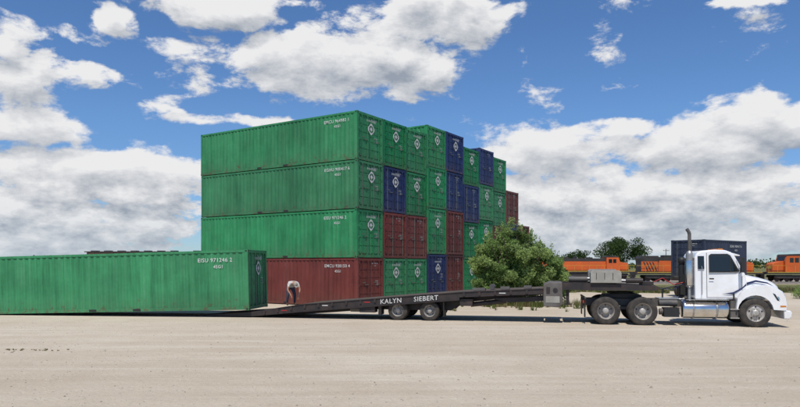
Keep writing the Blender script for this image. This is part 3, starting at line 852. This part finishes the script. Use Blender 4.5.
def tufts(name,pts,h=.35,n=14,mats=('grassA','grassB')):
    b=MB()
    for (x,y,s) in pts:
        mt=random.choice(mats)
        for k_ in range(n):
            a=random.uniform(0,6.28); r=random.uniform(0,.16*s); L=h*s*random.uniform(.5,1.1); ln=random.uniform(.1,.6)
            bx_,by_=x+r*math.cos(a),y+r*math.sin(a); w=.012*s+.006
            tx,ty=bx_+math.cos(a)*L*ln,by_+math.sin(a)*L*ln
            g_=gz(y)
            b.add([(bx_-w*math.sin(a),by_+w*math.cos(a),g_),(bx_+w*math.sin(a),by_-w*math.cos(a),g_),(tx,ty,g_+L)],[(0,1,2)],mt)
    return b.obj(name)
pts=[]
for i in range(1500):
    x=random.uniform(8,60); pts.append((x,edgef(x)+abs(random.gauss(0,4)),random.uniform(.6,1.4)))
for i in range(250):
    a=random.uniform(0,6.28); r=abs(random.gauss(0,2.0)); pts.append((6.8+r*math.cos(a)*1.3,35.6+r*math.sin(a)*.8,random.uniform(.6,1.4)))
for i in range(60):
    pts.append((random.uniform(26,38),random.uniform(41,48),random.uniform(.5,1.1)))
tufts('wild_grass',pts,mats=('grassA','grassA','grassB'))
pts=[(-9.9+random.gauss(0,.4),17+random.gauss(0,.12),random.uniform(.12,.28)) for i in range(22)]
tufts('dry_weeds',pts,h=.2,n=14,mats=('grassB','grassB','grassA'))

M['peb']=simple('pebble_stone',(.52,.46,.37),.9,var=.5,scale=1.5)
M['peb2']=simple('pebble_stone_dark',(.28,.24,.19),.9,var=.4,scale=1.5)
b=MB()
oct_=[(1,0,0),(0,1,0),(-1,0,0),(0,-1,0),(0,0,1)]
for i in range(5500):
    d=9+ (26-9)*random.random()**1.1; x=random.uniform(-.68,.68)*d
    s=random.choice([.008,.010,.012,.015,.02,.026]) * (1.0 if random.random()<.985 else 1.7)
    a=random.uniform(0,6.28); ca,sa=math.cos(a),math.sin(a)
    vs=[]
    for p in oct_:
        q=(p[0]*s*random.uniform(.7,1.4),p[1]*s*random.uniform(.6,1.1),p[2]*s*random.uniform(.5,.9))
        vs.append((x+q[0]*ca-q[1]*sa,d+q[0]*sa+q[1]*ca,q[2]))
    b.add(vs,[(0,1,4),(1,2,4),(2,3,4),(3,0,4)],'peb' if random.random()<.8 else 'peb2')
b.obj('gravel')

# ---------------------------------------------------------------- vegetation
def leaves(b,blobs,n,size,mats,asp=2.2,shell=.5):
    wts=[rx*ry*rz for (_,_,_,rx,ry,rz) in blobs]; tot=sum(wts)
    for (cx,cy,cz,rx,ry,rz),w in zip(blobs,wts):
        cnt=int(n*w/tot)+1
        d=np.random.normal(size=(cnt,3)); d/=np.linalg.norm(d,axis=1)[:,None]
        r=np.random.rand(cnt)**shell
        P=d*r[:,None]*np.array([rx,ry,rz])+np.array([cx,cy,cz])
        a=np.random.normal(size=(cnt,3)); a/=np.linalg.norm(a,axis=1)[:,None]
        c=np.cross(a,np.random.normal(size=(cnt,3))); c/=np.linalg.norm(c,axis=1)[:,None]
        S=size*np.random.uniform(.6,1.3,cnt)[:,None]
        v0=P-a*S*.5*asp; v1=P+c*S*.5; v2=P+a*S*.5*asp; v3=P-c*S*.5
        mt=random.choice(mats)
        vs=np.stack([v0,v1,v2,v3],1).reshape(-1,3).tolist()
        b.add(vs,[(4*i,4*i+1,4*i+2,4*i+3) for i in range(cnt)],mt)
def limb(b,p,q,r0,r1,mat='bark'): b.cyl(p,q,r0,mat,7,r1,cap=False)
random.seed(11)
b=MB(); BX,BY=6.6,36.2
def hull(x):
    return 4.50-.62*abs(x+.55)**1.4 if x<-.55 else 4.50-.44*(x+.55)**1.35
blobs=[]
for i in range(210):
    x=random.uniform(-2.45,2.6); y=random.uniform(-1.8,1.8)*(1-abs(x)/4)
    top=hull(x)*(1-.08*y*y); 
    z=random.uniform(.2,1)**.8*top-.22
    s=random.uniform(.2,.40)
    blobs.append((BX+x,BY+y,max(.3,z),s*1.0,s*.9,s*.9))
for i in range(44):
    x=random.uniform(-2.4,2.6); blobs.append((BX+x,BY+random.uniform(-1,1),hull(x)+random.uniform(-.2,.15),.10,.10,.34))
leaves(b,blobs,46000,.055,['leafA','leafA','leafB','leafB','leafA','leafB','leafC'],2.8,.45)
leaves(b,[(BX-.1,BY,1.4,1.9,1.0,1.4),(BX-.3,BY,2.4,1.3,.8,1.3)],11000,.09,['leafB'],2.2,.4)
for i in range(34):
    a=random.uniform(0,6.28); rr=random.uniform(.1,.5); x=random.uniform(-2.0,2.2); y=random.uniform(-1.2,1.2)
    p0=(BX+rr*math.cos(a),BY+rr*math.sin(a),0); p1=(BX+x*.5,BY+y*.5,hull(x)*.45); p2=(BX+x,BY+y,hull(x)*.9)
    limb(b,p0,p1,.05,.032); limb(b,p1,p2,.032,.008)
b.obj('willow_bush')
def tree(name,X,Y,H,Wd,n,seed,mats=('leafC','leafD','leafD'),leaf=.3,z0=GZ):
    random.seed(seed); b=MB()
    limb(b,(X,Y,z0),(X+.1,Y,H*.35),H*.035,H*.022)
    blobs=[]
    for i in range(42):
        a=random.uniform(0,6.28); rr=random.random()**.6
        z=H*(.28+.62*random.random()); k_=math.sqrt(max(.05,1-((z-H*.55)/(H*.48))**2))
        p=(X+math.cos(a)*rr*Wd*.42*k_,Y+math.sin(a)*rr*Wd*.42*k_,z); s=Wd*random.uniform(.07,.14)
        blobs.append((*p,s*1.2,s,s*.8))
        if i%3==0: limb(b,(X,Y,H*.3),p,H*.012,H*.003)
    leaves(b,blobs,n,leaf,mats,1.5,.4)
    return b.obj(name)
tree('deciduous_tree',68.5,200,11.0,17,10000,3)
tree('deciduous_tree',59.5,215,7.2,11,4000,5)
tree('roadside_shrub',27.0,43,.9,2.0,3000,9,('leafA','leafB'),.05,0)
random.seed(5)
b=MB(); blobs=[]
for i in range(460):
    x=random.uniform(-420,520); y=420+random.uniform(-40,40)
    h=random.uniform(3.0,5.5)+1.2*math.sin(x*.03)+1.0*math.sin(x*.11)
    if x<0: h+=2.5
    blobs.append((x,y,h*.5,random.uniform(4,9),5,h*.55))
leaves(b,blobs,34000,1.0,['leafC','leafD','leafD'],1.4,.45)
b.obj('distant_treeline')
random.seed(8)
for X,Y in ((47,250),(95,230)):
    b=MB(); b.cyl((X,Y,GZ),(X,Y,8.0),.16,'wood',8,.11); b.box(X-1.1,X+1.1,Y-.2,Y-.1,7.3,7.45,'wood')
    for dx in (-.95,0.4,.95): b.cyl((X+dx,Y-.15,7.45),(X+dx,Y-.15,7.65),.05,'steel',6)
    b.obj('utility_pole')

# ---------------------------------------------------------------- sky
SUN_EL=60; saz=math.radians(-13)
sdir=Vector((math.sin(saz)*math.cos(math.radians(SUN_EL)),-math.cos(saz)*math.cos(math.radians(SUN_EL)),math.sin(math.radians(SUN_EL))))
w=bpy.data.worlds.new('World'); bpy.context.scene.world=w; w.use_nodes=True
nt=w.node_tree; nt.nodes.clear(); L=nt.links.new
def mk(tree):
    def node(t,**k):
        n=tree.nodes.new(t)
        for a,v in k.items(): setattr(n,a,v)
        return n
    def math_(op,a,b=None,c=None,clamp=False):
        n=tree.nodes.new('ShaderNodeMath'); n.operation=op; n.use_clamp=clamp
        for i,v in enumerate((a,b,c)):
            if v is None: continue
            if isinstance(v,(int,float)): n.inputs[i].default_value=v
            else: tree.links.new(v,n.inputs[i])
        return n.outputs[0]
    def vm(op,a,b=None):
        n=tree.nodes.new('ShaderNodeVectorMath'); n.operation=op
        for i,v in enumerate((a,b)):
            if v is None: continue
            if isinstance(v,(tuple,list)): n.inputs[i].default_value=v
            else: tree.links.new(v,n.inputs[i])
        return n.outputs['Value'] if op=='LENGTH' else n.outputs[0]
    def mr(f,a,b,c0=0.,c1=1.,smooth=False):
        n=tree.nodes.new('ShaderNodeMapRange'); n.interpolation_type='SMOOTHSTEP' if smooth else 'LINEAR'
        for i,v in enumerate((f,a,b,c0,c1)):
            if isinstance(v,(int,float)): n.inputs[i].default_value=v
            else: tree.links.new(v,n.inputs[i])
        return n.outputs[0]
    return node,math_,vm,mr
g=bpy.data.node_groups.new('cloud_field','ShaderNodeTree')
g.interface.new_socket('Vector',in_out='INPUT',socket_type='NodeSocketVector')
g.interface.new_socket('Field',in_out='OUTPUT',socket_type='NodeSocketFloat')
node,mt_,vm,mr=mk(g)
gi=node('NodeGroupInput'); go=node('NodeGroupOutput')
V=gi.outputs[0]
B=[(350,64,155,40,1.1),(225,4,100,24,1.0),(430,14,95,30,1.0),(110,20,26,12,.75),(10,62,46,52,.85),(90,74,55,18,.72),(165,105,40,16,.55),
   (105,178,135,48,1.03),(40,225,220,54,1.05),(25,128,105,22,.78),(235,122,70,10,.72),(778,120,90,34,1.12),(690,154,95,36,1.03),(540,152,95,32,1.02),(640,200,270,42,1.04),(610,130,50,12,.75),(680,238,330,32,1.0),(480,218,140,42,1.02),
   (740,0,60,8,.65),(-120,60,150,110,.9),(950,130,150,100,.95),(320,-130,300,70,.95)]
m_=None
wn=node('ShaderNodeTexNoise'); wn.inputs['Scale'].default_value=8; wn.inputs['Detail'].default_value=4
g.links.new(V,wn.inputs['Vector'])
wv=vm('SUBTRACT',wn.outputs['Color'],(.5,.5,.5)); wv=vm('MULTIPLY',wv,(.16,.06,0)); VW=vm('ADD',V,wv)
for px,py,rx,ry,a in B:
    az=math.atan((px-400)/F); el=math.atan((HZ-py)/F*math.cos(az)); k_=math.cos(az)**2
    v=vm('SUBTRACT',VW,(az,el,0)); v=vm('MULTIPLY',v,(F/(rx*1.3)/k_,F/(ry*1.3)/max(.6,math.cos(az)),0)); 
    d=mr(vm('LENGTH',v),0.2,1.,a,0.,True)
    m_=d if m_ is None else mt_('MAXIMUM',m_,d)
sp=node('ShaderNodeSeparateXYZ'); g.links.new(V,sp.inputs[0])
nv=vm('MULTIPLY',V,(1,1.9,1))
def nz(sc,det,ro,dist=0,off=0):
    n=node('ShaderNodeTexNoise'); n.inputs['Scale'].default_value=sc; n.inputs['Detail'].default_value=det; n.inputs['Roughness'].default_value=ro; n.inputs['Distortion'].default_value=dist
    g.links.new(vm('ADD',nv,(off,off*.7,off)),n.inputs['Vector']); return n.outputs['Fac']
n1=nz(11,8,.62,.15,3.1); n2=nz(21,7,.62,.1,7.7)
f=mr(sp.outputs['Y'],.08,.24)
mx=node('ShaderNodeMix'); g.links.new(f,mx.inputs[0]); g.links.new(n2,mx.inputs[2]); g.links.new(n1,mx.inputs[3])
nn=mt_('SUBTRACT',mx.outputs[0],.5)
fld=mt_('MULTIPLY_ADD',nn,2.9,m_); fld=mt_('SUBTRACT',fld,.32)
g.links.new(fld,go.inputs[0])

node,mt_,vm,mr=mk(nt)
tc=node('ShaderNodeTexCoord'); sp=node('ShaderNodeSeparateXYZ'); L(tc.outputs['Generated'],sp.inputs[0])
az=mt_('ARCTAN2',sp.outputs['X'],sp.outputs['Y']); el=mt_('ARCSINE',sp.outputs['Z'])
cb=node('ShaderNodeCombineXYZ'); L(az,cb.inputs[0]); L(el,cb.inputs[1])
def field(off):
    n=node('ShaderNodeGroup'); n.node_tree=g; L(vm('ADD',cb.outputs[0],off),n.inputs[0]); return n.outputs[0]
f0=field((0,0,0)); f1=field((-.007,.024,0))
alpha=mr(f0,-.08,.30,0.,1.,True)
dif=mt_('SUBTRACT',f0,f1)
lit=mt_('MULTIPLY_ADD',dif,.90,.80)
lit=mt_('MULTIPLY_ADD',mt_('MAXIMUM',f0,0.),-.34,lit,clamp=True)
cc=node('ShaderNodeMix',data_type='RGBA'); L(lit,cc.inputs[0]); cc.inputs[6].default_value=(.34,.39,.47,1); cc.inputs[7].default_value=(.93,.93,.94,1)
sky=node('ShaderNodeTexSky'); sky.sky_type='NISHITA'; sky.sun_disc=False; sky.sun_elevation=math.radians(SUN_EL); sky.sun_rotation=math.pi-saz; sky.air_density=1.0; sky.dust_density=0.05; sky.ozone_density=3.5
hs=node('ShaderNodeHueSaturation'); L(sky.outputs[0],hs.inputs['Color']); hs.inputs['Saturation'].default_value=1.04
tint=node('ShaderNodeMix',data_type='RGBA',blend_type='MULTIPLY'); tint.inputs[0].default_value=1; L(hs.outputs[0],tint.inputs[6]); 
tf=mr(el,0.,.22,0.,1.); tcx=node('ShaderNodeMix',data_type='RGBA'); L(tf,tcx.inputs[0]); tcx.inputs[6].default_value=(.60,.80,1.12,1); tcx.inputs[7].default_value=(.80,1.0,1.24,1); L(tcx.outputs[2],tint.inputs[7])
bg1=node('ShaderNodeBackground'); bg1.inputs['Strength'].default_value=.092; L(tint.outputs[2],bg1.inputs['Color'])
hz=mr(el,.0,.10,.5,0.); ch=node('ShaderNodeMix',data_type='RGBA'); L(hz,ch.inputs[0]); L(cc.outputs[2],ch.inputs[6]); ch.inputs[7].default_value=(.50,.60,.70,1)
bg2=node('ShaderNodeBackground'); bg2.inputs['Strength'].default_value=.90; L(ch.outputs[2],bg2.inputs['Color'])
ms=node('ShaderNodeMixShader'); 
up=mr(el,-.01,.02); a2=mt_('MULTIPLY',alpha,up)
L(a2,ms.inputs[0]); L(bg1.outputs[0],ms.inputs[1]); L(bg2.outputs[0],ms.inputs[2])
out=node('ShaderNodeOutputWorld'); L(ms.outputs[0],out.inputs[0])

sl=bpy.data.lights.new('sun','SUN'); sl.energy=4.2; sl.angle=math.radians(.53); sl.color=(1,.95,.87)
so=bpy.data.objects.new('sun',sl); col.objects.link(so); so.rotation_euler=(-sdir).to_track_quat('-Z','Y').to_euler()

# ---------------------------------------------------------------- camera
cd=bpy.data.cameras.new('camera'); cam=bpy.data.objects.new('camera',cd); col.objects.link(cam)
cam.location=(0,0,CH); cam.rotation_euler=(math.pi/2,0,0); cd.sensor_width=36; cd.lens=F/800*36; cd.shift_y=(HZ-203.5)/800; cd.clip_end=9000; cd.clip_start=.1
sc=bpy.context.scene; sc.camera=cam
sc.view_settings.view_transform='Standard'; sc.view_settings.look='None'; sc.view_settings.exposure=0
